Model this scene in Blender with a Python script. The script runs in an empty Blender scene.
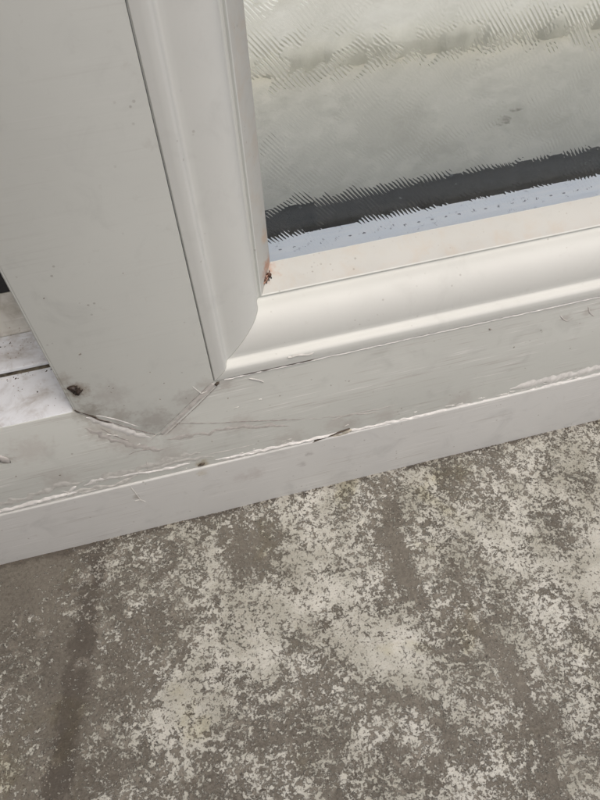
import bpy, bmesh, math, random
import numpy as np
from mathutils import Vector, Matrix, noise as mnoise

S = bpy.context.scene
C = S.collection
random.seed(7)
R = math.radians

# ------------------------------------------------------------------ camera
CAM = np.array([0.00176, -0.24835, 0.45248])
PITCH, YAW, ROLL, FPX = 0.92966, 0.19047, -0.0697, 674.855
cp, sp = math.cos(PITCH), math.sin(PITCH)
cy_, sy_ = math.cos(YAW), math.sin(YAW)
FW = np.array([sy_*cp, cy_*cp, -sp]); RT0 = np.array([cy_, -sy_, 0.0]); UP0 = np.cross(RT0, FW)
RT = math.cos(ROLL)*RT0 + math.sin(ROLL)*UP0
UP = -math.sin(ROLL)*RT0 + math.cos(ROLL)*UP0
cam = bpy.data.cameras.new('camera')
cam.sensor_fit = 'VERTICAL'; cam.sensor_height = 36.0; cam.sensor_width = 27.0
cam.lens = FPX/800*36.0
cam.clip_start = 0.01; cam.clip_end = 100
co = bpy.data.objects.new('camera', cam); C.objects.link(co)
m = Matrix(((RT[0], UP[0], -FW[0], CAM[0]), (RT[1], UP[1], -FW[1], CAM[1]), (RT[2], UP[2], -FW[2], CAM[2]), (0, 0, 0, 1)))
co.matrix_world = m
S.camera = co

# ------------------------------------------------------------------ light
SUN_EL, SUN_AZ = R(66), R(152)          # azimuth clockwise from +Y: high, behind the viewer's right shoulder
w = bpy.data.worlds.new('World'); S.world = w; w.use_nodes = True
wn = w.node_tree.nodes; wl = w.node_tree.links
sky = wn.new('ShaderNodeTexSky'); sky.sky_type = 'NISHITA'; sky.sun_disc = False
sky.sun_elevation = SUN_EL; sky.sun_rotation = SUN_AZ
sky.air_density = 0.55; sky.dust_density = 6.0; sky.ozone_density = 0.6
wl.new(sky.outputs[0], wn['Background'].inputs[0]); wn['Background'].inputs[1].default_value = 0.15
sun = bpy.data.lights.new('sun', 'SUN'); sun.energy = 0.55; sun.angle = R(50); sun.color = (1, .995, .955)
so = bpy.data.objects.new('sun', sun); C.objects.link(so)
sd = Vector((math.sin(SUN_AZ)*math.cos(SUN_EL), math.cos(SUN_AZ)*math.cos(SUN_EL), math.sin(SUN_EL)))
so.rotation_euler = sd.to_track_quat('Z', 'Y').to_euler()
so.location = sd*3
S.view_settings.view_transform = 'Standard'; S.view_settings.look = 'None'
S.view_settings.gamma = 1.0; S.view_settings.exposure = 0.24
try: S.view_settings.use_curve_mapping = False
except Exception: pass
S.render.engine = 'CYCLES'
S.cycles.max_bounces = 14; S.cycles.transmission_bounces = 12; S.cycles.transparent_max_bounces = 12
S.cycles.diffuse_bounces = 5
S.cycles.use_denoising = True
S.cycles.denoising_prefilter = 'ACCURATE'
S.cycles.sample_clamp_indirect = 4.0

# ------------------------------------------------------------------ helpers
def ray(px, py): return FW + RT*(px-300)/FPX + UP*(400-py)/FPX
def at(px, py, ax, val):
    """point of the place behind a photograph point, on the plane axis=val"""
    d = ray(px, py); t = (val-CAM[ax])/d[ax]; p = CAM+t*d
    return Vector(p)
def onface(px, py, y=0.0):
    p = at(px, py, 1, y); return (p.x, p.z)

def obj(name, bm, mat, parent=None, smooth=False):
    me = bpy.data.meshes.new(name)
    bm.normal_update()
    bm.to_mesh(me); bm.free()
    if smooth:
        for p in me.polygons: p.use_smooth = True
    me.materials.append(mat)
    o = bpy.data.objects.new(name, me); C.objects.link(o)
    if parent: o.parent = parent
    return o
def tag(o, label=None, cat=None, group=None, kind=None):
    if label: o['label'] = label
    if cat: o['category'] = cat
    if group: o['group'] = group
    if kind: o['kind'] = kind
    return o
def autosmooth(o, ang=35):
    me = o.data
    for p in me.polygons: p.use_smooth = True
    me.set_sharp_from_angle(angle=R(ang))
def prism(poly, a0, a1, axis):
    """closed polygon (2-D) extruded along an axis. axis 'x': poly=(y,z); axis 'y': poly=(x,z); axis 'z': poly=(x,y)"""
    bm = bmesh.new()
    def P(u, v, a):
        return {'x': (a, u, v), 'y': (u, a, v), 'z': (u, v, a)}[axis]
    A = [bm.verts.new(P(u, v, a0)) for u, v in poly]
    B = [bm.verts.new(P(u, v, a1)) for u, v in poly]
    n = len(poly)
    bm.faces.new(A); bm.faces.new(B[::-1])
    for i in range(n):
        bm.faces.new((A[i], B[i], B[(i+1) % n], A[(i+1) % n]))
    bmesh.ops.recalc_face_normals(bm, faces=bm.faces)
    return bm
def bevel_where(bm, test, width, seg=3):
    es = [e for e in bm.edges if test(e)]
    if es: bmesh.ops.bevel(bm, geom=es, offset=width, segments=seg, affect='EDGES', profile=0.5)
    return bm
def box(bm, x0, x1, y0, y1, z0, z1):
    vs = [bm.verts.new((x, y, z)) for x in (x0, x1) for y in (y0, y1) for z in (z0, z1)]
    for f in ((0, 1, 3, 2), (4, 6, 7, 5), (0, 4, 5, 1), (2, 3, 7, 6), (0, 2, 6, 4), (1, 5, 7, 3)):
        bm.faces.new([vs[i] for i in f])
    bmesh.ops.recalc_face_normals(bm, faces=bm.faces)
    return bm
def catmull(pts, n):
    pts = [np.array(p, float) for p in pts]
    if len(pts) == 2: return [pts[0]+(pts[1]-pts[0])*i/n for i in range(n+1)]
    P = [2*pts[0]-pts[1]]+pts+[2*pts[-1]-pts[-2]]
    out = []; k = len(pts)-1
    for i in range(n+1):
        t = i/n*k; j = min(int(t), k-1); f = t-j
        a, b, c, d = P[j:j+4]
        out.append(.5*((2*b)+(c-a)*f+(2*a-5*b+4*c-d)*f*f+(3*b-a-3*c+d)*f**3))
    return out
def ribbon_bm(bm, pts, width, height, y0=0.0, n=40, wob=.35, taper=True, seed=0, jit=0.0, sink=.0004, freq=260):
    """low uneven ridge lying on the upright face y=y0; pts are (x,z)"""
    line = catmull(pts, n); rows = []
    for i, p in enumerate(line):
        a = line[max(0, i-1)]; b = line[min(n, i+1)]
        t = (b-a); t /= (np.linalg.norm(t)+1e-9); nn = np.array([-t[1], t[0]])
        s = i/n
        wd = width(s) if callable(width) else width
        nz = mnoise.noise(Vector((p[0]*freq, p[1]*freq, seed*3.7)))
        nz2 = mnoise.noise(Vector((p[0]*freq*.9+9, p[1]*freq*.9, seed*3.7+5)))
        tp = min(1, s*6, (1-s)*6)**.6 if taper else 1
        wd *= tp; h = .6*height*(1+wob*nz)*(.25+.75*tp)
        p = p+nn*jit*nz2
        wl_ = wd*(1+wob*1.3*nz); wr_ = wd*(1+wob*1.3*nz2)
        row = []
        for u, hh in ((-.62, -sink), (-.27, h*.55), (0, h), (.22, h*.55), (.62, -sink)):
            q = p+nn*u*(wl_ if u < 0 else wr_)
            row.append(bm.verts.new((q[0], y0-hh, q[1])))
        rows.append(row)
    for r0, r1 in zip(rows, rows[1:]):
        for k in range(4): bm.faces.new((r0[k], r0[k+1], r1[k+1], r1[k]))
    bm.faces.new(rows[0]); bm.faces.new(rows[-1][::-1])
    return bm
def ribbon(name, pxs, width, height, mat, parent, y0=0.0, **k):
    bm = bmesh.new()
    ribbon_bm(bm, [onface(x, y, y0) for x, y in pxs], width, height, y0, **k)
    bmesh.ops.recalc_face_normals(bm, faces=bm.faces)
    return obj(name, bm, mat, parent, True)
def blob_bm(bm, c, r, nrm, flat=.5, seed=0, seg=7):
    """a small uneven crumb sitting on a face with normal nrm"""
    n = Vector(nrm).normalized(); a = n.orthogonal().normalized(); b = n.cross(a)
    ph = random.random()*6
    rings = []
    for f, hh in ((1, -.15), (.85, .5), (.45, .9)):
        rg = []
        for i in range(seg):
            t = ph+i/seg*2*math.pi
            rr = r*f*(1+.35*math.sin(2*t+ph)+.25*random.uniform(-1, 1))
            rg.append(bm.verts.new(Vector(c)+a*rr*math.cos(t)+b*rr*math.sin(t)+n*(hh*r*flat)))
        rings.append(rg)
    top = bm.verts.new(Vector(c)+n*r*flat)
    for r0, r1 in zip(rings, rings[1:]):
        for i in range(seg): bm.faces.new((r0[i], r0[(i+1) % seg], r1[(i+1) % seg], r1[i]))
    for i in range(seg): bm.faces.new((rings[-1][i], rings[-1][(i+1) % seg], top))
    bm.faces.new(rings[0][::-1])

# ------------------------------------------------------------------ materials
class N:
    """tiny node helper"""
    def __init__(s, name):
        s.m = bpy.data.materials.new(name); s.m.use_nodes = True
        s.t = s.m.node_tree; s.n = s.t.nodes; s.l = s.t.links
        s.b = s.n['Principled BSDF']; s.out = s.n['Material Output']
        s.co = s.n.new('ShaderNodeTexCoord').outputs['Object']
    def link(s, a, b): s.l.new(a, b)
    def _in(s, sock, v):
        if v is None: return
        if hasattr(v, 'is_output'): s.l.new(v, sock)
        else: sock.default_value = v
    def map(s, scale=(1, 1, 1), rot=(0, 0, 0), loc=(0, 0, 0), vec=None):
        x = s.n.new('ShaderNodeMapping'); s.l.new(vec or s.co, x.inputs[0])
        x.inputs['Scale'].default_value = scale; x.inputs['Rotation'].default_value = rot; x.inputs['Location'].default_value = loc
        return x.outputs[0]
    def noise(s, scale, detail=4, rough=.55, dist=0, vec=None):
        x = s.n.new('ShaderNodeTexNoise'); s.l.new(vec or s.co, x.inputs['Vector'])
        x.inputs['Scale'].default_value = scale; x.inputs['Detail'].default_value = detail
        x.inputs['Roughness'].default_value = rough; x.inputs['Distortion'].default_value = dist
        return x.outputs['Fac']
    def voro(s, scale, feature='F1', vec=None, rnd=1, out='Distance'):
        x = s.n.new('ShaderNodeTexVoronoi'); x.feature = feature; s.l.new(vec or s.co, x.inputs['Vector'])
        x.inputs['Scale'].default_value = scale; x.inputs['Randomness'].default_value = rnd
        return x.outputs[out]
    def math(s, op, a, b=None, c=None, clamp=False):
        x = s.n.new('ShaderNodeMath'); x.operation = op; x.use_clamp = clamp
        s._in(x.inputs[0], a); s._in(x.inputs[1], b); s._in(x.inputs[2], c); return x.outputs[0]
    def ramp(s, v, a, b, c=0., d=1., smooth=True):
        x = s.n.new('ShaderNodeMapRange'); x.interpolation_type = 'SMOOTHSTEP' if smooth else 'LINEAR'
        s._in(x.inputs['Value'], v); s._in(x.inputs['From Min'], a); s._in(x.inputs['From Max'], b)
        s._in(x.inputs['To Min'], c); s._in(x.inputs['To Max'], d); return x.outputs[0]
    def mix(s, f, a, b, mode='MIX'):
        x = s.n.new('ShaderNodeMix'); x.data_type = 'RGBA'; x.blend_type = mode
        s._in(x.inputs[0], f)
        for i, v in ((6, a), (7, b)):
            if hasattr(v, 'is_output'): s.l.new(v, x.inputs[i])
            else: x.inputs[i].default_value = (*v, 1)
        return x.outputs[2]
    def attr(s, name):
        x = s.n.new('ShaderNodeAttribute'); x.attribute_name = name; return x.outputs['Fac']
    def sep(s, vec=None):
        x = s.n.new('ShaderNodeSeparateXYZ'); s.l.new(vec or s.co, x.inputs[0]); return x.outputs
    def spot(s, c, r, warp=None):
        """1 at the centre of a stain, 0 at its uneven rim"""
        x = s.n.new('ShaderNodeVectorMath'); x.operation = 'DISTANCE'
        s.l.new(s.co, x.inputs[0]); x.inputs[1].default_value = c
        d = x.outputs['Value']
        if warp is not None: d = s.math('ADD', d, s.math('MULTIPLY', s.math('SUBTRACT', warp, .5), r*2.2))
        return s.ramp(d, r, r*.1)
    def bump(s, h, strength, dist, normal=None):
        x = s.n.new('ShaderNodeBump'); x.inputs['Strength'].default_value = strength; x.inputs['Distance'].default_value = dist
        s.l.new(h, x.inputs['Height'])
        if normal is not None: s.l.new(normal, x.inputs['Normal'])
        return x.outputs[0]
    def done(s, col=None, rough=None, nrm=None, **k):
        s._in(s.b.inputs['Base Color'], col if hasattr(col, 'is_output') else (*col, 1))
        s._in(s.b.inputs['Roughness'], rough)
        if nrm is not None: s.l.new(nrm, s.b.inputs['Normal'])
        for kk, v in k.items(): s._in(s.b.inputs[kk.replace('_', ' ')], v)
        return s.m

def pvc(name, base, smudge=.35, streak=0.0, specks=.5, spots=(), warm=0.0, warmth=(.46, .36, .25), gloss=.38):
    k = N(name)
    dirt = (.20, .18, .15)
    big = k.noise(9, 3, .5)
    col = k.mix(k.ramp(big, .3, .7), tuple(c*.94 for c in base), base)
    mott = k.noise(42, 6, .62, .7)
    col = k.mix(k.math('MULTIPLY', k.ramp(mott, .52, .78), smudge), col, tuple(c*.62 for c in base))
    sm2 = k.noise(120, 5, .7, .4)
    col = k.mix(k.math('MULTIPLY', k.ramp(sm2, .60, .74), smudge*.55), col, (.36, .33, .29))
    if streak:
        st = k.noise(1, 5, .6, .25, vec=k.map((16, 40, 620), rot=(0, R(3), 0)))
        msk = k.ramp(k.noise(24, 2), .38, .62)
        col = k.mix(k.math('MULTIPLY', k.math('MULTIPLY', k.ramp(st, .52, .72), msk), streak), col, (.34, .32, .29))
        st2 = k.noise(1, 4, .6, .2, vec=k.map((22, 40, 800), rot=(0, R(-4), 0), loc=(3, 1, 5)))
        col = k.mix(k.math('MULTIPLY', k.math('MULTIPLY', k.ramp(st2, .55, .70), msk), streak*.7), col, (.82, .81, .79))
    if specks:
        v = k.voro(210, rnd=1); keep = k.ramp(k.noise(70, 2), .56, .66)
        col = k.mix(k.math('MULTIPLY', k.math('MULTIPLY', k.ramp(v, .17, .09), keep), specks), col, dirt)
    if warm:
        wn_ = k.noise(75, 6, .68, .5, vec=k.map((1, 1, 1)))
        col = k.mix(k.math('MULTIPLY', k.ramp(wn_, .42, .74), warm), col, warmth)
        v = k.voro(330, rnd=1); keep = k.ramp(k.noise(60, 3), .5, .62)
        col = k.mix(k.math('MULTIPLY', k.math('MULTIPLY', k.ramp(v, .20, .1), keep), warm), col, (.17, .09, .05))
    if spots:
        wp = k.noise(230, 5, .65)
        for c, r, sc, amt in spots:
            col = k.mix(k.math('MULTIPLY', k.spot(c, r, wp), amt), col, sc)
    bh = k.math('ADD', k.math('MULTIPLY', k.noise(55, 3), .6), k.math('MULTIPLY', k.noise(480, 3), .12))
    nr = k.bump(bh, .12, .0015)
    rg = k.ramp(mott, .3, .8, gloss, gloss+.22)
    return k.done(col, rg, nr, IOR=1.5)

def plain(name, c, rough=.6, var=.25, scale=300, bump=.3, dist=.0004):
    k = N(name); n = k.noise(scale, 5, .6)
    col = k.mix(k.ramp(n, .3, .7), tuple(x*(1-var) for x in c), tuple(min(1, x*(1+var)) for x in c))
    return k.done(col, rough, k.bump(n, bump, dist))

H1, H2, W = 0.0645, 0.1498, 0.08
XL, XR, ZT, YB = -0.75, 1.05, 0.64, 0.098          # how far the frame is built, and its back
def f3(px, py, y=0.0): return tuple(at(px, py, 1, y))

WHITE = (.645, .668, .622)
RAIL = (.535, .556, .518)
M = {}
M['mullion'] = pvc('pvc_mullion', WHITE, .26, .12, .45, spots=[
    (f3(77, 391), .009, (.26, .20, .14), .75), (f3(90, 411), .010, (.26, .23, .19), .6), (f3(120, 416), .010, (.38, .36, .32), .6),
    (f3(155, 420), .016, (.38, .36, .33), .6), (f3(190, 398), .012, (.40, .38, .35), .5), (f3(110, 395), .014, (.44, .42, .39), .45), (f3(205, 385), .008, (.42, .40, .36), .5), (f3(62, 380), .007, (.36, .33, .28), .6)])
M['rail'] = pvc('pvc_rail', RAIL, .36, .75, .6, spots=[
    (f3(203, 464), .0075, (.36, .32, .22), .75), (f3(200, 470), .005, (.38, .34, .24), .6), (f3(4, 460), .006, (.22, .20, .16), .8),
    (f3(88, 414), .011, (.25, .23, .19), .6), (f3(350, 424), .010, (.38, .36, .33), .55), (f3(385, 416), .012, (.42, .40, .37), .5),
    (f3(335, 424), .012, (.42, .40, .37), .5), (f3(566, 318), .005, (.36, .34, .31), .55), (f3(588, 312), .005, (.36, .34, .31), .55),
    (f3(225, 384), .008, (.34, .32, .29), .55), (f3(130, 440), .020, (.38, .36, .33), .6), (f3(100, 430), .014, (.36, .34, .30), .6), (f3(175, 428), .016, (.38, .36, .33), .55), (f3(240, 424), .014, (.40, .38, .35), .5), (f3(170, 455), .016, (.40, .38, .35), .5), (f3(60, 480), .016, (.38, .36, .33), .5), (f3(290, 440), .016, (.40, .38, .35), .5), (f3(30, 450), .018, (.42, .40, .37), .5), (f3(460, 400), .014, (.42, .40, .37), .5)])
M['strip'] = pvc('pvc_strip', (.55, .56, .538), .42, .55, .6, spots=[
    (f3(137, 496), .005, (.28, .26, .23), .8), (f3(308, 452), .004, (.28, .27, .26), .7), (f3(302, 462), .005, (.34, .33, .32), .6),
    (f3(255, 472), .010, (.42, .40, .38), .6), (f3(240, 476), .008, (.42, .40, .38), .5), (f3(202, 471), .005, (.40, .36, .27), .6)])
M['bead'] = pvc('pvc_bead', (.60, .618, .582), .20, 0, .35, gloss=.55)
M['bead_lip'] = pvc('pvc_bead_lip', (.49, .50, .465), .14, 0, .5, warm=.3, gloss=.55, spots=[
    (tuple(at(266, 268, 1, .034)), .009, (.40, .20, .12), .8), (tuple(at(262, 235, 1, .036)), .008, (.50, .36, .24), .6)])
M['ledge'] = pvc('pvc_ledge', (.70, .735, .765), .45, 1.0, 1.0, warm=.55, warmth=(.24, .20, .15), gloss=.3)
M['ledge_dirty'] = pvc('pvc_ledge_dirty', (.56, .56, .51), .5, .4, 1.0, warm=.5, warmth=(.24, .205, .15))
M['sealant'] = plain('sealant_white', (.66, .66, .63), .42, .10, 320, .35)
M['sealant_grey'] = plain('sealant_grey', (.53, .53, .495), .45, .15, 260, .25)
M['weld'] = plain('weld_seam', (.50, .485, .455), .45, .18, 240, .2)
M['filler'] = plain('bare_filler', (.47, .44, .36), .85, .3, 500, .6)
M['dirt'] = plain('dirt', (.075, .06, .045), .9, .5, 700, .6)
M['grime_shade'] = plain('grime_shade', (.10, .085, .06), .9, .6, 260, .8)  # dirt colour with shade painted in, for the step's undercut
M['dust'] = plain('dust', (.10, .105, .105), .9, .4, 500, .3)
M['perf'] = plain('perforation', (.20, .22, .25), .8, .2, 300)
M['speck'] = plain('speck', (.24, .22, .19), .9, .5, 700, .4)
M['soil'] = plain('soil', (.10, .085, .065), .95, .5, 600, .7)
M['scratch'] = plain('scratch', (.26, .24, .22), .7, .3, 500)
M['black'] = plain('black_panel', (.012, .011, .012), .5, .3, 200)
M['dark_band'] = plain('black_band', (.007, .008, .009), .7, .5, 160, .4, .0006)
M['insect'] = plain('insect_shell', (.075, .034, .018), .45, .6, 900, .5)
M['insect_dark'] = plain('insect_dark', (.030, .020, .014), .5, .6, 900, .5)
M['wing'] = plain('insect_wing', (.26, .15, .10), .5, .3, 900)

# spacer bar: bright metal with a faint brushed grain
k = N('spacer_metal')
n1 = k.noise(1, 4, .6, vec=k.map((30, 300, 300)))
sp_c = k.mix(k.ramp(n1, .35, .65), (.90, .95, .99), (.95, .98, 1.0))
dn = k.noise(220, 5, .7, .4)
sp_c = k.mix(k.math('MULTIPLY', k.ramp(dn, .60, .68), .45), sp_c, (.25, .27, .31))
M['spacer'] = k.done(sp_c, .25, k.bump(n1, .1, .0004), Metallic=.08)

# rear pane: clear flat glass
k = N('clear_glass')
tr = k.n.new('ShaderNodeBsdfTransparent'); tr.inputs[0].default_value = (.97, .985, .98, 1)
gl = k.n.new('ShaderNodeBsdfGlossy'); gl.inputs['Roughness'].default_value = .03
lw = k.n.new('ShaderNodeLayerWeight'); lw.inputs[0].default_value = .5
fz = k.math('MULTIPLY_ADD', k.math('POWER', lw.outputs['Facing'], 5), .96, .025)
mx = k.n.new('ShaderNodeMixShader'); k.link(fz, mx.inputs[0]); k.link(tr.outputs[0], mx.inputs[1]); k.link(gl.outputs[0], mx.inputs[2])
k.link(mx.outputs[0], k.out.inputs['Surface']); M['clear'] = k.m

# front pane: rolled glass with patches of short slanting ridges
k = N('patterned_glass')
g = k.n.new('ShaderNodeBsdfGlass'); g.inputs['IOR'].default_value = 1.45; g.inputs['Roughness'].default_value = .02
g.inputs['Color'].default_value = (.99, 1, .99, 1)
sx, sy, sz = k.sep()
ANG = R(52)      # ridges run down to the right
u = k.math('ADD', k.math('MULTIPLY', sx, math.sin(ANG)), k.math('MULTIPLY', sz, math.cos(ANG)))
v = k.math('SUBTRACT', k.math('MULTIPLY', sx, math.cos(ANG)), k.math('MULTIPLY', sz, math.sin(ANG)))
wob = k.noise(30, 2)
ridge = k.math('SINE', k.math('ADD', k.math('MULTIPLY', u, 2*math.pi/.0018), k.math('MULTIPLY', wob, 2.2)))
cx = k.n.new('ShaderNodeCombineXYZ'); k.link(k.math('MULTIPLY', u, 1.0), cx.inputs[0]); k.link(k.math('MULTIPLY', v, 1.0), cx.inputs[1])
patch = k.noise(62, 2, .5, .3, vec=k.map((1, 1.5, 1), vec=cx.outputs[0]))
pm = k.ramp(patch, .46, .58)
fine = k.noise(300, 3)
hgt = k.math('ADD', k.math('MULTIPLY', ridge, pm), k.math('MULTIPLY', k.noise(55, 3, .5), .9))
hgt = k.math('ADD', hgt, k.math('MULTIPLY', fine, .25))
bp = k.bump(hgt, 1.0, .000036)
k.link(bp, g.inputs['Normal']); k.link(g.outputs[0], k.out.inputs['Surface'])
M['glass'] = k.m

# terrace beyond the glass and its step
def mineral(name, c0, c1, moss=.0):
    k = N(name)
    n1 = k.noise(14, 6, .6, .4); n2 = k.noise(60, 6, .65)
    col = k.mix(k.ramp(k.math('ADD', k.math('MULTIPLY', n1, .6), k.math('MULTIPLY', n2, .4)), .36, .64), c0, c1)
    if moss:
        v = k.noise(26, 4, .6, 1.0)
        col = k.mix(k.math('MULTIPLY', k.ramp(v, .66, .74), moss), col, (.06, .06, .035))
    return k.done(col, .9, k.bump(n2, .6, .002))
M['terrace'] = mineral('terrace_render', (.39, .38, .335), (.52, .505, .45), .6)
M['plaster'] = mineral('pale_plaster', (.48, .47, .42), (.60, .59, .54), .2)
M['blocker'] = mineral('blocker_dark', (.07, .066, .06), (.13, .123, .11))  # dark colour of the added shade blocker
M['whitewash'] = mineral('white_lime', (.66, .66, .63), (.76, .76, .74))

# floor: grey concrete under worn flaking pale paint
k = N('worn_painted_concrete')
cov = k.attr('cover'); bare = k.attr('bare')
stn = k.math('ADD', k.attr('stain'), k.math('MULTIPLY', k.math('SUBTRACT', k.noise(90, 8, .74, .3), .5), 3.2))
stn = k.math('MULTIPLY', k.ramp(stn, .2, .8), k.ramp(k.attr('stain'), 0, .25))
a1 = k.noise(205, 10, .72, .05); a2 = k.noise(48, 4, .55, .3); a3 = k.noise(600, 6, .78, 0)
vv = k.math('ADD', k.math('ADD', k.math('MULTIPLY', a1, .46), k.math('MULTIPLY', a2, .15)), k.math('MULTIPLY', a3, .39))
th = k.math('ADD', .50, k.math('MULTIPLY', k.math('SUBTRACT', .475, cov), .145))
th = k.math('ADD', th, k.math('MULTIPLY', bare, .04))
sw_ = k.ramp(k.noise(36, 4, .6, .4), .42, .66, .005, .014)
flake = k.ramp(k.math('SUBTRACT', vv, th), k.math('MULTIPLY', sw_, -.45), sw_)
resid = k.ramp(k.math('SUBTRACT', k.math('ADD', k.math('MULTIPLY', k.noise(95, 8, .7, .6), .6), k.math('MULTIPLY', a2, .4)), th), -.02, .08)
c1 = k.mix(k.ramp(k.noise(16, 5, .6), .35, .65), (.086, .078, .063), (.132, .122, .099))
c1 = k.mix(k.ramp(k.noise(420, 5, .75), .38, .70, 0, .8), c1, (.185, .172, .143))
c1 = k.mix(k.ramp(k.noise(85, 7, .72, .3), .54, .72, 0, .75), c1, (.085, .072, .056))
c1 = k.mix(k.math('MULTIPLY', stn, .66), c1, (.055, .046, .037))
c1 = k.mix(k.math('MULTIPLY', resid, .28), c1, (.36, .335, .28))
pc = k.mix(k.ramp(k.noise(30, 5, .6), .35, .68), (.325, .325, .277), (.50, .503, .455))
pc = k.mix(k.ramp(k.noise(500, 4, .7), .45, .75, 0, .45), pc, (.34, .31, .255))
pc = k.mix(k.math('MULTIPLY', stn, .30), pc, (.2, .18, .15))
col = k.mix(flake, c1, pc)
col = k.mix(k.ramp(k.noise(640, 3, .65, .2), .615, .655, 0, .9), col, (.055, .047, .038))
col = k.mix(k.ramp(k.noise(270, 3, .6, .6), .655, .70, 0, .8), col, (.06, .05, .04))
dot = k.voro(420, rnd=1); dk = k.ramp(k.noise(90, 2), .50, .58)
col = k.mix(k.math('MULTIPLY', k.math('MULTIPLY', k.math('MULTIPLY', k.ramp(dot, .22, .12), dk), k.ramp(cov, .0, .3)), .8), col, (.47, .445, .385))
tone = k.noise(11, 6, .66, .4)
col = k.mix(k.ramp(tone, .48, .68, 0, .26), col, (.55, .53, .46), 'MULTIPLY')
col = k.mix(k.ramp(k.noise(19, 5, .6, .5), .58, .70, 0, .5), col, (.86, .82, .62), 'MULTIPLY')
hh = k.math('ADD', k.math('MULTIPLY', flake, .8), k.math('MULTIPLY', a3, .5))
hh = k.math('ADD', hh, k.math('MULTIPLY', k.noise(900, 2), .15))
M['floor'] = k.done(col, k.ramp(flake, 0, 1, .82, .7), k.bump(hh, 1.0, .0008))

# ------------------------------------------------------------------ setting: floor
def axis(lo, hi, step, far_lo, far_hi):
    a = list(np.arange(lo, hi+step*.5, step))
    return np.array([far_lo, far_lo*.5+lo*.5] + a + [hi*.5+far_hi*.5, far_hi])
gx = axis(-.42, .54, .003, -4, 4); gy = np.array([-4, -1.8, -.9] + list(np.arange(-.60, .0221, .003)) + [.03])
samp = [  # photograph point -> share of pale paint still on the concrete
 (400,475,.60),(450,465,.48),(500,450,.50),(550,445,.62),(600,435,.55),(470,480,.38),
 (200,525,.55),(245,520,.42),(300,515,.62),(350,495,.62),(385,505,.30),(430,490,.62),(500,500,.62),(550,500,.60),(600,495,.62),
 (0,575,.0),(40,565,.0),(95,575,.45),(130,570,.42),(165,560,.42),(215,560,.66),(235,545,.05),(255,555,.15),(300,560,.70),(350,550,.62),
 (395,560,.25),(440,550,.62),(490,545,.68),(540,555,.74),(588,565,1.0),(560,545,.35),
 (0,610,.02),(40,620,.10),(85,600,.20),(110,600,.42),(155,595,.36),(180,620,.15),(210,610,.62),(250,600,.68),(300,610,.85),(350,610,.76),(400,600,.50),(440,590,.40),(465,580,.32),(500,590,.66),(550,610,.60),(600,610,.62),
 (0,660,.22),(40,650,.16),(70,660,.02),(110,660,.20),(150,650,.28),(190,650,.62),(225,640,.72),(260,650,.80),(310,635,.45),(350,640,.76),(405,655,.86),(450,640,.45),(470,620,.28),(520,630,.50),(560,650,.55),(600,660,.50),
 (0,700,.22),(35,700,.30),(65,710,.05),(100,700,.18),(140,700,.35),(178,715,.98),(215,680,.66),(250,700,.42),(300,690,.50),(350,700,.55),(400,690,.62),(440,700,.55),(480,700,.50),(530,690,.36),(570,700,.55),(600,690,.52),
 (0,750,.18),(30,760,.28),(60,760,.08),(95,750,.35),(130,750,.36),(180,765,.42),(220,740,.55),(260,745,.32),(300,720,.25),(330,700,.30),(350,750,.46),(400,745,.36),(450,745,.44),(480,740,.52),(520,740,.50),(550,745,.28),(580,760,.55),
 (0,800,.22),(60,795,.14),(120,800,.36),(180,800,.40),(240,800,.42),(300,790,.46),(360,790,.46),(420,790,.46),(480,795,.46),(540,790,.44),(600,800,.5),(300,1000,.45),(0,1000,.3),(600,1000,.45),(760,500,.6),(760,800,.5),(-200,650,.15)]
SP = np.array([[*at(a, b, 2, 0)[:2], c+.10*max(0, 1-abs(c-.18)/.2)] for a, b, c in samp])
def fline(pts, n=40): return np.array(catmull([at(a, b, 2, 0)[:2] for a, b in pts], n))
streak_l = fline([(96, 545), (90, 590), (82, 640), (72, 700), (62, 760), (55, 810), (44, 900)])
streak_x = fline([(92, 545), (95, 556), (98, 575)])
arcs = [(fline([(470, 622), (495, 645), (520, 690), (538, 730), (550, 770), (556, 810)]), .0042),
        (fline([(392, 690), (430, 712), (452, 740)]), .004), (fline([(388, 480), (392, 520), (398, 560), (420, 600)]), .005)]
thin = [(fline([(360, 565), (400, 555), (425, 552)]), .002), (fline([(290, 650), (320, 630), (340, 615)]), .002), (fline([(150, 700), (178, 660), (190, 640)]), .0015)]
pale_lines = [(fline([(214, 530), (212, 560), (206, 600)]), .004), (fline([(0, 790), (20, 765), (38, 745)]), .0018)]
def dline(P, q): return np.min(np.linalg.norm(P[None]-q[:, None], axis=2), axis=1)
XX, YY = np.meshgrid(gx, gy); Q = np.stack([XX.ravel(), YY.ravel()], 1)
cover = np.zeros(len(Q)); stain = np.zeros(len(Q)); bare_ = np.zeros(len(Q))
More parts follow.
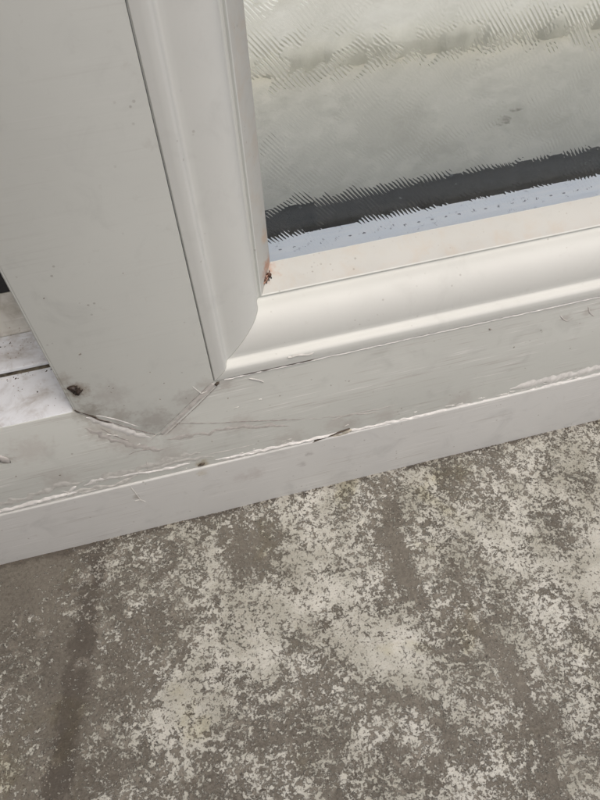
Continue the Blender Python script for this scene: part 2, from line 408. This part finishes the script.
for i in range(0, len(Q), 8000):
    q = Q[i:i+8000]
    d2 = ((q[:, None]-SP[None, :, :2])**2).sum(2)
    ww = np.exp(-d2/(2*.0125**2))+1e-4/(1+d2*400)**3
    cover[i:i+8000] = (ww*SP[:, 2]).sum(1)/ww.sum(1)
    s = np.clip((.0132-dline(streak_l, q))/.0095, 0, 1)*np.clip(1.15+(q[:, 1]+.08)*2.2, .6, 1)
    s = np.maximum(s, .7*np.clip(1.3-dline(streak_x, q)/.007, 0, 1))
    s = np.maximum(s, np.clip(1.3-(-.0015-q[:, 1])/.0045, 0, 1)*(q[:, 1] < .001))
    stain[i:i+8000] = s
    b = np.zeros(len(q))
    for L_, wd in arcs: b = np.maximum(b, np.clip(1.5-dline(L_, q)/wd, 0, 1))
    for L_, wd in thin: b = np.maximum(b, .8*np.clip(1.5-dline(L_, q)/wd, 0, 1))
    for L_, wd in pale_lines: b = b-.7*np.clip(1.5-dline(L_, q)/wd, 0, 1)
    bare_[i:i+8000] = b
cover = cover-.04*stain
nxg, nyg = len(gx), len(gy)
idx = np.arange(nxg*nyg).reshape(nyg, nxg)
faces = np.stack([idx[:-1, :-1], idx[:-1, 1:], idx[1:, 1:], idx[1:, :-1]], -1).reshape(-1, 4)
zz = np.array([.0006*mnoise.noise(Vector((x*22, y*22, 0))) if abs(x) < .6 and y > -.7 else 0 for x, y in Q])
me = bpy.data.meshes.new('floor')
me.from_pydata([(x, y, z) for (x, y), z in zip(Q.tolist(), zz.tolist())], [], faces.tolist())
for nm, ar in (('cover', cover), ('stain', stain), ('bare', bare_)):
    at_ = me.attributes.new(nm, 'FLOAT', 'POINT'); at_.data.foreach_set('value', ar.astype(np.float32))
for p in me.polygons: p.use_smooth = True
me.materials.append(M['floor'])
fo = bpy.data.objects.new('floor', me); C.objects.link(fo)
tag(fo, 'grey concrete floor with worn flaking pale paint', 'floor', kind='structure')

bm = prism([(-.62, -1.6), (-.212, -1.6), (-.212, -.003), (-.62, -.003)], -.02, 1.1, 'z')  # unseen block, added only to shade the floor at the left
bevel_where(bm, lambda e: True, .006, 3)
tag(obj('shade_blocker', bm, M['blocker']), 'added unseen block that shades the left side of the floor', 'light blocker', kind='structure')

# ------------------------------------------------------------------ the frame
frame = bpy.data.objects.new('window_frame', None); C.objects.link(frame)
tag(frame, 'white plastic window frame with moulded glazing bead and sealant smears along its base', 'window frame')

# bottom rail: front board with the V notch that takes the mullion, then its body
G = .00018
def front_edge(e): return all(abs(v.co.y) < 1e-6 for v in e.verts)
poly = [(XL, H1+.0004), (XR, H1+.0004), (XR, H2), (0.0+G, H2), (-W/2, H2-W/2-G*1.4), (-W-G, H2), (XL, H2)]
bm = prism(poly, 0, .014, 'y')
bevel_where(bm, lambda e: front_edge(e) and min(v.co.z for v in e.verts) > H1+.002, .0005, 2)
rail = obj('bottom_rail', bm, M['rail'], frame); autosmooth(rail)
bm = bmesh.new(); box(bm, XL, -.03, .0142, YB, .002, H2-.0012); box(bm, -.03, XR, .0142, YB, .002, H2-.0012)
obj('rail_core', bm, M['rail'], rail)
# threshold strip along the floor, a hair proud of the rail, its top edge rounded
bm = prism([(-.0014, -.002), (-.0014, H1), (.012, H1), (.012, -.002)], XL, XR, 'x')
bevel_where(bm, lambda e: all(abs(v.co.y+.0014) < 1e-6 and abs(v.co.z-H1) < 1e-6 for v in e.verts), .0013, 4)
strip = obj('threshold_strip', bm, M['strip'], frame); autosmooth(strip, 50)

# mullion with pointed foot
poly = [(-W, ZT), (-W, H2+G), (-W/2, H2-W/2+G*1.4), (0, H2+G), (0, ZT)]
bm = prism(poly, -.0002, YB, 'y')
bevel_where(bm, lambda e: all(abs(v.co.y+.0002) < 1e-6 for v in e.verts) and max(v.co.z for v in e.verts) > H2+.01 and max(v.co.x for v in e.verts) < -.01, .0016, 4)
bevel_where(bm, lambda e: all(abs(v.co.y+.0002) < 1e-6 for v in e.verts) and min(v.co.z for v in e.verts) < H2+.01, .0004, 2)
mull = obj('mullion', bm, M['mullion'], frame); autosmooth(mull)

# stepped ledge of the opening left of the mullion
LX = -W-.0006
bm = prism([(.0142, H2-.001), (.0142, H2), (.0365, H2), (.0365, H2-.001)], XL, LX, 'x')
obj('rebate_ledge', bm, M['ledge'], frame)
bm = prism([(.0005, H2), (.0005, H2+.0004), (.0384, H2+.0004), (.0384, H2)], XL, LX, 'x')
bevel_where(bm, lambda e: all(abs(v.co.y-.0005) < 1e-6 and v.co.z > H2+.0001 for v in e.verts), .0003, 2)
obj('ledge_face', bm, M['ledge'], frame)
bm = prism([(.0385, H2-.001), (.0385, H2+.0034), (.0365, H2+.0040), (.0365, H2+.0062), (.064, H2+.0062), (.064, H2-.001)], XL, LX, 'x')
bevel_where(bm, lambda e: all(abs(v.co.y-.0365) < 1e-6 and v.co.z > H2+.005 for v in e.verts), .0010, 3)
st = obj('rebate_step', bm, M['ledge'], frame); autosmooth(st)
bm = prism([(.0642, H2-.001), (.0642, H2+.0068), (.0670, H2+.010), (.078, H2+.027), (YB, H2+.027), (YB, H2-.001)], XL, LX, 'x')
obj('rebate_upstand', bm, M['ledge_dirty'], frame)

bm = prism([(.0372, H2+.0004), (.0376, H2+.0012), (.0385, H2+.0022), (.0385, H2+.0004)], XL, LX, 'x')  # brown dirt strip, also painting in the dark under the step lip
obj('dirt_shade_line', bm, M['grime_shade'], frame)

# glazing bead: ovolo moulding, two lengths mitred at the corner. (offset from the frame edge, depth)
prof = [(.0003, .0016), (.0003, .0002), (.0009, -.0005), (.0040, -.0006), (.0068, -.0003), (.0078, .0003), (.0086, .0014), (.0090, .0028), (.0094, .0042), (.0101, .0050)]
NO = 14
for i in range(NO+1):
    t = i/NO*math.pi/2
    prof.append((.0108+.0222*math.sin(t), .0052+.0152*(1-math.cos(t))))
prof += [(.0331, .0220), (.0335, .0233), (.0342, .0240), (.0351, .0240), (.0357, .0234), (.0361, .0232), (.0367, .0238)]
lip0 = len(prof)-1
prof += [(.0454, .0385)]
back = [(.0454, .0388), (.0300, .0388), (.0007, .030)]
allp = prof+back
def bead(name, left):
    bm = bmesh.new()
    sub = 1
    E0, E1 = [], []
    for b, d in allp:
        if left:
            E0.append(bm.verts.new((b, d, H2+b+.00018))); E1.append(bm.verts.new((b, d, ZT)))
        else:
            E0.append(bm.verts.new((b+.00018, d, H2+b))); E1.append(bm.verts.new((XR, d, H2+b)))
    n = len(allp)
    for i in range(n):
        f = bm.faces.new((E0[i], E0[(i+1) % n], E1[(i+1) % n], E1[i]))
        f.material_index = 1 if i in (lip0,) else 0
    bm.faces.new(E0[::-1]); bm.faces.new(E1)
    bmesh.ops.recalc_face_normals(bm, faces=bm.faces)
    o = obj(name, bm, M['bead'], frame); o.data.materials.append(M['bead_lip'])
    autosmooth(o, 40)
    return o
bead('glazing_bead', True); bead('glazing_bead', False)

# double glazed unit: patterned front pane, spacer bar with its perforations, flat rear pane
YG = .0390; GX0, GZ0 = .030, H2+.006
bm = bmesh.new(); box(bm, GX0, XR, YG, YG+.004, GZ0, ZT)
pane = obj('glass_pane', bm, M['glass'], frame)
SPZ, SPX = H2+.0402, .0418
bm = bmesh.new()
box(bm, GX0, XR, YG+.0044, YG+.0262, GZ0, SPZ); sb = obj('spacer_bar', bm, M['spacer'], pane)
bm = bmesh.new()
box(bm, GX0, SPX-.006, YG+.0044, YG+.0262, SPZ+.0004, ZT); obj('spacer_bar', bm, M['spacer'], pane)
hm = bmesh.new()
bmesh.ops.create_circle(hm, cap_ends=True, segments=8, radius=.0009)
hme = bpy.data.meshes.new('perforation'); hm.to_mesh(hme); hm.free(); hme.materials.append(M['perf'])
for i in range(48):
    o = bpy.data.objects.new('perforation', hme); C.objects.link(o); o.parent = pane
    o.location = (SPX+.004+i*.0085, YG+.0155, SPZ+.0003); o.scale = (1.2, .6, 1)
bm = bmesh.new(); box(bm, GX0, XR, YG+.0266, YG+.0300, GZ0, ZT); obj('rear_pane', bm, M['clear'], pane)
# black band and outer lip of the frame, seen through the glass
bm = prism([(YG+.0306, H2-.001), (YG+.0306, SPZ+.001), (YG+.036, SPZ+.0015), (.0945, SPZ-.001), (.0965, SPZ-.006), (.0965, H2-.001)], .012, XR, 'x')
bevel_where(bm, lambda e: abs(e.verts[0].co.x-e.verts[1].co.x) > .5, .0012, 2)
gk = obj('outer_dark_band', bm, M['dark_band'], frame); autosmooth(gk, 50)

bm = bmesh.new()
rw = random.Random(5)
for i in range(34):
    y = rw.uniform(YG+.037, .0935); x = rw.uniform(.05, .40)
    blob_bm(bm, (x, y, SPZ+.0015-(y-YG-.036)*.128), rw.choice((.0003, .0005, .0008, .0013)), (0, 0, 1), .12, seg=9)
tag(obj('dust_marks', bm, M['dust'], frame, True), kind='stuff')
# sealant along the joint between rail and strip
def sw(pxs, wd, h, mat='sealant', name='sealant_smear', **kk):
    if mat == 'sealant' and not callable(wd): wd *= 1.45; kk['wob'] = kk.get('wob', .35)+.2; h *= 1.15
    return ribbon(name, pxs, wd, h, M[mat], frame, **kk)
def on_joint(x): # photograph height of the joint at photograph x
    p0 = 514.0; return 513.5-.2345*x
sw([(230, 457), (270, 448.5), (330, 435), (400, 420), (470, 404.5), (540, 388), (620, 368.5)], .0020, .0016, name='sealant_bead', n=220, wob=.55, taper=False, seed=1, jit=.0006)
sw([(300, 449), (345, 440), (400, 424), (450, 412), (520, 396)], .0042, .0007, 'sealant_grey', n=130, wob=.6, seed=2, jit=.0012)
sw([(510, 389), (545, 381), (580, 372.5), (620, 362)], .0060, .0012, n=80, wob=.35, seed=3, jit=.0006)
sw([(-20, 515), (10, 509), (40, 501), (62, 495), (78, 491.5)], .0034, .0017, n=80, wob=.4, seed=4)
sw([(-20, 521), (15, 513), (40, 507), (52, 502)], .0016, .0010, n=50, wob=.4, seed=5)
sw([(62, 491), (72, 494), (86, 491), (110, 486), (128, 479)], .0022, .0009, 'sealant_grey', n=60, seed=6, jit=.0008)
sw([(66, 497), (72, 490), (76, 486)], .0022, .0010, n=24, seed=7)
sw([(118, 477), (140, 473), (165, 469), (190, 463)], .0022, .0010, n=60, seed=8, jit=.0005)
sw([(66, 500), (82, 490), (104, 487), (126, 481), (142, 470)], .0050, .0007, 'sealant_grey', n=80, wob=.8, seed=51, jit=.0016)
sw([(84, 486), (100, 480), (122, 476)], .0030, .0006, n=50, wob=.7, seed=52, jit=.001)
sw([(140, 484), (158, 481), (176, 476), (200, 470)], .0016, .0009, n=50, seed=9)
sw([(120, 479), (150, 470), (180, 461), (215, 456)], .0055, .0004, 'sealant_grey', n=60, seed=10, jit=.001)
sw([(68, 499), (90, 494), (115, 489)], .0012, .0007, n=40, seed=11)
sw([(215, 460), (240, 455), (262, 449)], .0016, .0010, n=40, seed=12)
sw([(146, 459), (148, 470), (149, 478)], .0009, .0004, 'sealant_grey', n=24, seed=14)
sw([(130, 486), (137, 495), (143, 503)], .0010, .0007, 'sealant_grey', n=24, seed=15, y0=-.0014)
sw([(134, 501), (140, 500), (146, 502)], .0016, .0008, 'sealant_grey', n=24, seed=16, y0=-.0014)
sw([(-20, 509), (15, 500), (50, 489), (85, 481)], .0075, .00035, 'sealant_grey', n=70, wob=.9, seed=61, jit=.0022)
sw([(90, 484), (120, 474), (160, 463), (200, 452)], .0085, .00035, 'sealant_grey', n=80, wob=.9, seed=62, jit=.0024)
sw([(85, 428), (110, 438), (140, 447), (165, 450)], .0070, .0003, 'weld', n=60, wob=.9, seed=63, jit=.002)
sw([(165, 440), (200, 434), (240, 427), (290, 426)], .0060, .00025, 'weld', n=60, wob=.9, seed=64, jit=.002)
sw([(220, 462), (260, 452), (300, 441)], .0050, .0004, 'sealant_grey', n=60, wob=.9, seed=65, jit=.0015)
# the chipped place in the joint: bare filler below a dark split
sw([(302, 449), (320, 443), (338, 436), (352, 430)], lambda s: .0012+.0055*s, .0006, 'filler', 'chip', n=40, wob=.25, seed=17, y0=-.0007, sink=.0008)
sw([(303, 446), (320, 439.5), (336, 434), (350, 429)], .0007, .0007, 'dirt', 'chip_split', n=40, wob=.5, seed=18, y0=-.0009, sink=.001)
# welded V seam of the mullion foot
sw([(161, 434), (176, 420), (192, 405), (205, 393), (214, 384)], .0046, .0005, 'weld', 'weld_seam', n=60, wob=.12, taper=False, seed=19)
sw([(158, 432), (174, 418), (190, 402.5), (203, 390.5), (213, 380)], .0007, .0007, 'scratch', 'seam_line', n=60, wob=.5, seed=20)
sw([(166, 435), (180, 422), (196, 407), (209, 394), (218, 385)], .0006, .0006, 'scratch', 'seam_line', n=60, wob=.5, seed=21)
sw([(72, 408), (90, 416), (112, 422), (135, 429), (157, 435)], .0014, .0007, 'scratch', 'seam_line', n=60, wob=.6, seed=22, jit=.0003)
sw([(74, 410), (86, 414.5), (100, 419), (112, 423)], .0022, .0009, 'dirt', 'seam_line', n=50, wob=.9, seed=23, jit=.0006)
sw([(86, 417), (105, 424), (130, 432), (152, 439)], .0040, .0006, 'sealant', n=50, wob=.5, seed=24, jit=.0008)
sw([(95, 415), (115, 419), (140, 427)], .0016, .0006, 'sealant', n=40, wob=.5, seed=25)
sw([(100, 428), (118, 437), (130, 441)], .0008, .0004, 'scratch', 'scratch', n=40, seed=27)
sw([(128, 455), (138, 451), (155, 449)], .0007, .0004, 'scratch', 'scratch', n=30, seed=28)
sw([(192, 386), (197, 390), (202, 393), (208, 390)], .0013, .0012, 'sealant_grey', n=30, seed=29)
sw([(248, 378), (258, 380), (264, 382)], .0012, .0010, 'sealant_grey', n=24, seed=32)
sw([(160, 424), (185, 423), (215, 423), (250, 421), (285, 420), (305, 418.5)], .0007, .0005, 'scratch', 'scratch', n=90, wob=.7, seed=33, jit=.0003)
sw([(128, 424), (140, 425), (162, 424)], .0005, .0004, 'scratch', 'scratch', n=30, seed=34)
sw([(305, 419), (340, 416), (372, 410), (398, 404)], .0018, .0002, 'weld', 'scratch', n=60, wob=.8, seed=35, jit=.001)
sw([(330, 421), (350, 415), (380, 412)], .0022, .0002, 'weld', 'scratch', n=50, wob=.8, seed=36, jit=.001)
sw([(205, 455), (235, 449), (255, 444)], .0010, .0003, 'weld', 'scratch', n=40, seed=38)
sw([(560, 315), (563, 319), (568, 321), (574, 317)], .0014, .0003, 'weld', 'scratch', n=24, seed=39)
sw([(588, 306), (590, 313), (594, 316)], .0014, .0003, 'weld', 'scratch', n=24, seed=40)
# crumbs and torn wisps of sealant along the joint
bm = bmesh.new()
rw = random.Random(21)
for i in range(80):
    x = rw.uniform(-.2, .33); z = H1+abs(rw.gauss(0, .0028))+.0006
    L_ = rw.uniform(.0008, .006); a_ = rw.gauss(0, .22)
    ribbon_bm(bm, [(x, z), (x+L_*.5, z+L_*.5*math.sin(a_)+rw.gauss(0, .0002)), (x+L_, z+L_*math.sin(a_))], rw.uniform(.0003, .0012), rw.uniform(.0003, .0009), 0, n=8, wob=.5, seed=i, sink=.0001)
for i in range(6):
    x = rw.uniform(-.075, .05); z = H2-.04+rw.uniform(-.012, .022)
    L_ = rw.uniform(.001, .007); a_ = rw.choice((-.5, .75, .1, 0))+rw.gauss(0, .2)
    ribbon_bm(bm, [(x, z), (x+L_*.5, z+L_*.5*math.sin(a_)+rw.gauss(0, .0003)), (x+L_, z+L_*math.sin(a_))], rw.uniform(.0003, .0009), rw.uniform(.0002, .0005), -.0002, n=8, wob=.5, seed=i+300, sink=.0002)
bmesh.ops.recalc_face_normals(bm, faces=bm.faces)
tag(obj('sealant_crumbs', bm, M['sealant_grey'], frame, True), kind='stuff')
# sealant under the bead, bright where it squeezed out
bm = bmesh.new()
ribbon_bm(bm, [(.006, H2-.0006), (.1, H2-.0005), (.25, H2-.0005), (.45, H2-.0005)], .0008, .0008, 0, n=260, wob=.7, taper=False, seed=41, jit=.0002)
obj('sealant_bead', bm, M['sealant'], frame, True)
bm = bmesh.new()
ribbon_bm(bm, [(.012, H2+.0003), (.04, H2+.0003), (.062, H2+.0003)], .0009, .0009, 0, n=60, wob=1.0, seed=42, jit=.0001)
obj('seam_line', bm, M['dirt'], frame, True)
# sealant smears on the bottom bead
def bead_smear(pts, wd, h, seed):
    bm = bmesh.new(); ribbon_bm(bm, pts, wd, h, -.0005, n=36, wob=.5, seed=seed, jit=.0004)
    obj('sealant_smear', bm, M['sealant_grey'], frame, True)
bead_smear([(.045, H2+.0062), (.050, H2+.0072), (.056, H2+.0056), (.060, H2+.0060)], .0016, .0008, 43)
bead_smear([(.044, H2+.0072), (.048, H2+.0066), (.052, H2+.0074)], .0009, .0008, 44)

# small dark pit where the mitre meets the seam, and the one in the joint
bm = bmesh.new()
blob_bm(bm, (*[at(217, 383, 1, 0).x, -.0004], at(217, 383, 1, 0).z), .0016, (0, -1, 0), .5)
obj('dirt_pit', bm, M['dirt'], frame, True)
bm = bmesh.new()
p = at(202, 463.5, 1, 0); blob_bm(bm, (p.x, -.0006, p.z), .0017, (0, -1, 0), .5); blob_bm(bm, (p.x-.0016, -.0006, p.z-.0006), .001, (0, -1, 0), .5)
obj('dirt_pit', bm, M['dirt'], frame, True)
bm = bmesh.new()
p = at(3, 459, 1, 0); blob_bm(bm, (p.x, -.0001, p.z), .0040, (0, -1, 0), .12, seg=12)
obj('dirt_pit', bm, M['weld'], frame, True)

# ------------------------------------------------------------------ the opening at the left and the place beyond the glass
bm = bmesh.new(); box(bm, XL, LX-.001, .0785, .0965, H2+.0275, ZT)  # flat black sheet closing the left opening
tag(obj('dark_panel', bm, M['black']), 'black panel in the opening left of the broad white mullion', 'door')

ZO = H2-.0005
bm = bmesh.new()
NXT, NYT = 120, 60
def ty(j): return .0975+(j/NYT)**1.6*3.0
rows = []
for j in range(NYT+1):
    rows.append([bm.verts.new((-2+4.5*i/NXT, ty(j), ZO+.003*mnoise.noise(Vector((i*.3, ty(j)*20, 3))) if j else ZO)) for i in range(NXT+1)])
for r0, r1 in zip(rows, rows[1:]):
    for i in range(NXT): bm.faces.new((r0[i], r0[i+1], r1[i+1], r1[i]))
tag(obj('terrace', bm, M['terrace'], None, True), 'pale mottled rendered terrace beyond the glass', 'terrace', kind='structure')
def ragged_slab(name, y_at, zt, mat, parent, seed, amp, y1, x0=-.6, x1=1.5, n=420, slope=0.0):
    """slab whose near edge is broken and uneven"""
    bm = bmesh.new(); A = []
    for i in range(n+1):
        x = x0+(x1-x0)*i/n
        e = amp*(mnoise.noise(Vector((x*26, seed, 0)))+.6*mnoise.noise(Vector((x*70, seed, 2)))+.35*mnoise.noise(Vector((x*170, seed, 5))))
        y = y_at+e+slope*x
        A.append([bm.verts.new((x, y-.006, ZO-.004)), bm.verts.new((x, y-.008, zt-.008+e*.15)), bm.verts.new((x, y, zt+e*.1)), bm.verts.new((x, y+.012, zt+.002+.3*e)),
                  bm.verts.new((x, y1, zt)), bm.verts.new((x, y1, ZO-.004))])
    for a, b in zip(A, A[1:]):
        for q in range(5): bm.faces.new((a[q], a[q+1], b[q+1], b[q]))
    bm.faces.new(A[0]); bm.faces.new(A[-1][::-1])
    bmesh.ops.recalc_face_normals(bm, faces=bm.faces)
    return obj(name, bm, mat, parent, True)
s1 = ragged_slab('masonry_step', .330, ZO+.022, M['plaster'], None, 1.0, .012, 2.6, slope=-.03)
tag(s1, 'low pale plastered step with broken edge seen through the glass', 'step')
s2 = ragged_slab('lime_coat', .405, ZO+.032, M['whitewash'], s1, 6.0, .012, 2.55, slope=.12)

# ------------------------------------------------------------------ dead insects
def tube(bm, pts, rad, seg=8, n=14):
    line = [Vector(p) for p in catmull(pts, n)]
    rings = []
    for i, p in enumerate(line):
        t = (line[min(n, i+1)]-line[max(0, i-1)]).normalized(); a = t.orthogonal().normalized(); b = t.cross(a)
        r = rad(i/n) if callable(rad) else rad
        rings.append([bm.verts.new(p+(a*math.cos(k_)+b*math.sin(k_))*r) for k_ in [2*math.pi*s_/seg for s_ in range(seg)]])
    for r0, r1 in zip(rings, rings[1:]):
        for i in range(seg): bm.faces.new((r0[i], r0[(i+1) % seg], r1[(i+1) % seg], r1[i]))
    bm.faces.new(rings[0][::-1]); bm.faces.new(rings[-1])
def insect(base, ux, uy, un, s, label, bodymat, legmat, wings, curl):
    e = bpy.data.objects.new('dead_insect', None); C.objects.link(e); e.location = base
    tag(e, label, 'insect', 'dead insects')
    ux, uy, un = Vector(ux).normalized(), Vector(uy).normalized(), Vector(un).normalized()
    P = lambda a, b, c: tuple((ux*a+uy*b+un*c)*s)
    def prf(t):
        return 1.35*s*(.10+.62*math.sin(math.pi*min(1, t/.52))**.8*(t < .52)+(.60*math.sin(math.pi*(t-.46)/.36)**.8 if .46 < t < .80 else 0)+(.42*math.sin(math.pi*min(1, (t-.76)/.26))**.8 if t > .76 else 0))
    bm = bmesh.new(); tube(bm, [P(-2.2, -.9*curl, .55), P(-1.1, .2*curl, .75), P(.2, .5*curl, .8), P(1.2, .1*curl, .7), P(2.0, -.6*curl, .55)], prf, 10, 26)
    obj('body', bm, bodymat, e, True)
    for i, (a, sd_, k_) in enumerate([(-.2, 1, -.8), (.3, 1, .2), (.9, 1, 1.0), (-.2, -1, -.7), (.3, -1, .3), (.9, -1, 1.1)]):
        bm = bmesh.new(); tube(bm, [P(a, .3*sd_, .6), P(a+k_*.4, .9*sd_, 1.1), P(a+k_*.8, 1.1*sd_, .4), P(a+k_*.7, 1.5*sd_, .12)], .17*s, 5, 10)
        obj('leg', bm, legmat, e, True)
    if wings:
        for sd_ in (1, -1):
            bm = bmesh.new()
            o_ = [P(.5, .3*sd_, 1.35), P(-.4, .9*sd_, 1.5), P(-1.7, 1.1*sd_, 1.35), P(-2.5, .7*sd_, 1.15), P(-1.6, .15*sd_, 1.35), P(-.4, .1*sd_, 1.5)]
            f = bm.faces.new([bm.verts.new(q) for q in o_])
            r_ = bmesh.ops.extrude_face_region(bm, geom=[f]); vs = [g_ for g_ in r_['geom'] if isinstance(g_, bmesh.types.BMVert)]
            bmesh.ops.translate(bm, verts=vs, vec=un*s*.06)
            bmesh.ops.recalc_face_normals(bm, faces=bm.faces)
            obj('wing', bm, M['wing'], e)
    return e
# on the lower lip of the bead, in the corner of the glass
dlip = Vector((0, .0145, .0094)).normalized(); nlip = Vector((0, -.0094, .0145)).normalized()
pb = Vector((.0420, .0312, H2+.0405+.0003))
pc_ = at(267, 276, 1, .0312)
insect((pc_.x, .0312, H2+.0360+(.0312-.0240)*.0094/.0145+.0002), Vector((.75, 0, 0))+dlip*.55, dlip, nlip, .0016,
       'reddish brown dead insect in the corner of the glazing bead by the glass', M['insect'], M['insect_dark'], True, .8)
pm_ = at(75, 389, 1, -.0003)
insect((pm_.x, -.0002, pm_.z), (.38, 0, -.92), (.92, 0, .38), (0, -1, 0), .0018,
       'dark curled dead insect on the mullion face near its left foot corner', M['insect_dark'], M['insect_dark'], False, 1.3)

# ------------------------------------------------------------------ loose dirt, too small to count
bm = bmesh.new()
for px, py, r in [(44, 298, .0006), (164, 383, .0006), (80, 354, .0010), (123, 273, .0004), (228, 398, .0006), (150, 372, .0005),
                  (514, 347, .0007), (525, 368, .0005), (490, 329, .0011), (212, 441, .0007), (60, 475, .0008), (16, 476, .0007), (113, 388, .0006), (109, 386, .0005), (111, 392, .0005), (270, 405, .0005), (331, 385, .0005),
                  (186, 398, .0006), (160, 399, .0007), (541, 330, .0006), (450, 395, .0005)]:
    p = at(px, py, 1, 0); blob_bm(bm, (p.x, -.0002, p.z), r*.72, (0, -1, 0), .3)
for i in range(14):
    x = random.uniform(-.2, .32); z = random.uniform(.01, .30)
    if z > H2 and x > -.004: continue
    blob_bm(bm, (x, -.0002 if z > H1+.003 else -.0014, z), random.uniform(.00015, .0003), (0, -1, 0), .35, seg=5)
tag(obj('dirt_specks', bm, M['speck'], None, True), 'tiny dark dirt specks stuck on the white frame faces', 'dirt', kind='stuff')
bm = bmesh.new()
for i in range(110):
    y = random.choice((random.uniform(.004, .036), random.uniform(.034, .0375), random.uniform(.033, .0375), random.uniform(.054, .063)))
    x = random.uniform(-.17, LX-.002)
    z = H2+.0004 if y < .038 else H2+.0062
    blob_bm(bm, (x, y, z), random.uniform(.00012, .0004) if random.random() < .9 else random.uniform(.0005, .0009), (0, 0, 1), .3, seg=6)
tag(obj('ledge_grit', bm, M['dirt'], None, True), 'dark grit scattered on the stepped white ledge left of the mullion', 'grit', kind='stuff')
bm = bmesh.new()
x = -.4
while x < .5:
    x += random.uniform(.0006, .003)
    dens = max(0, min(1, .5+1.1*mnoise.noise(Vector((x*38, 4, 0)))+.5*mnoise.noise(Vector((x*150, 9, 0)))))
    if random.random() > dens: continue
    for q in range(random.choice((1, 1, 2, 3))):
        r = random.choice((.0002, .0003, .0004, .0007))*random.uniform(.7, 1.3)
        blob_bm(bm, (x+random.uniform(-.002, .002), -.0014-random.uniform(0, .0006+.0018*dens), .0001), r, (0, 0, 1), .35, seg=7)
tag(obj('joint_dirt', bm, M['soil'], None, True), 'dark dirt packed along the foot of the strip where it meets the floor', 'dirt', kind='stuff')
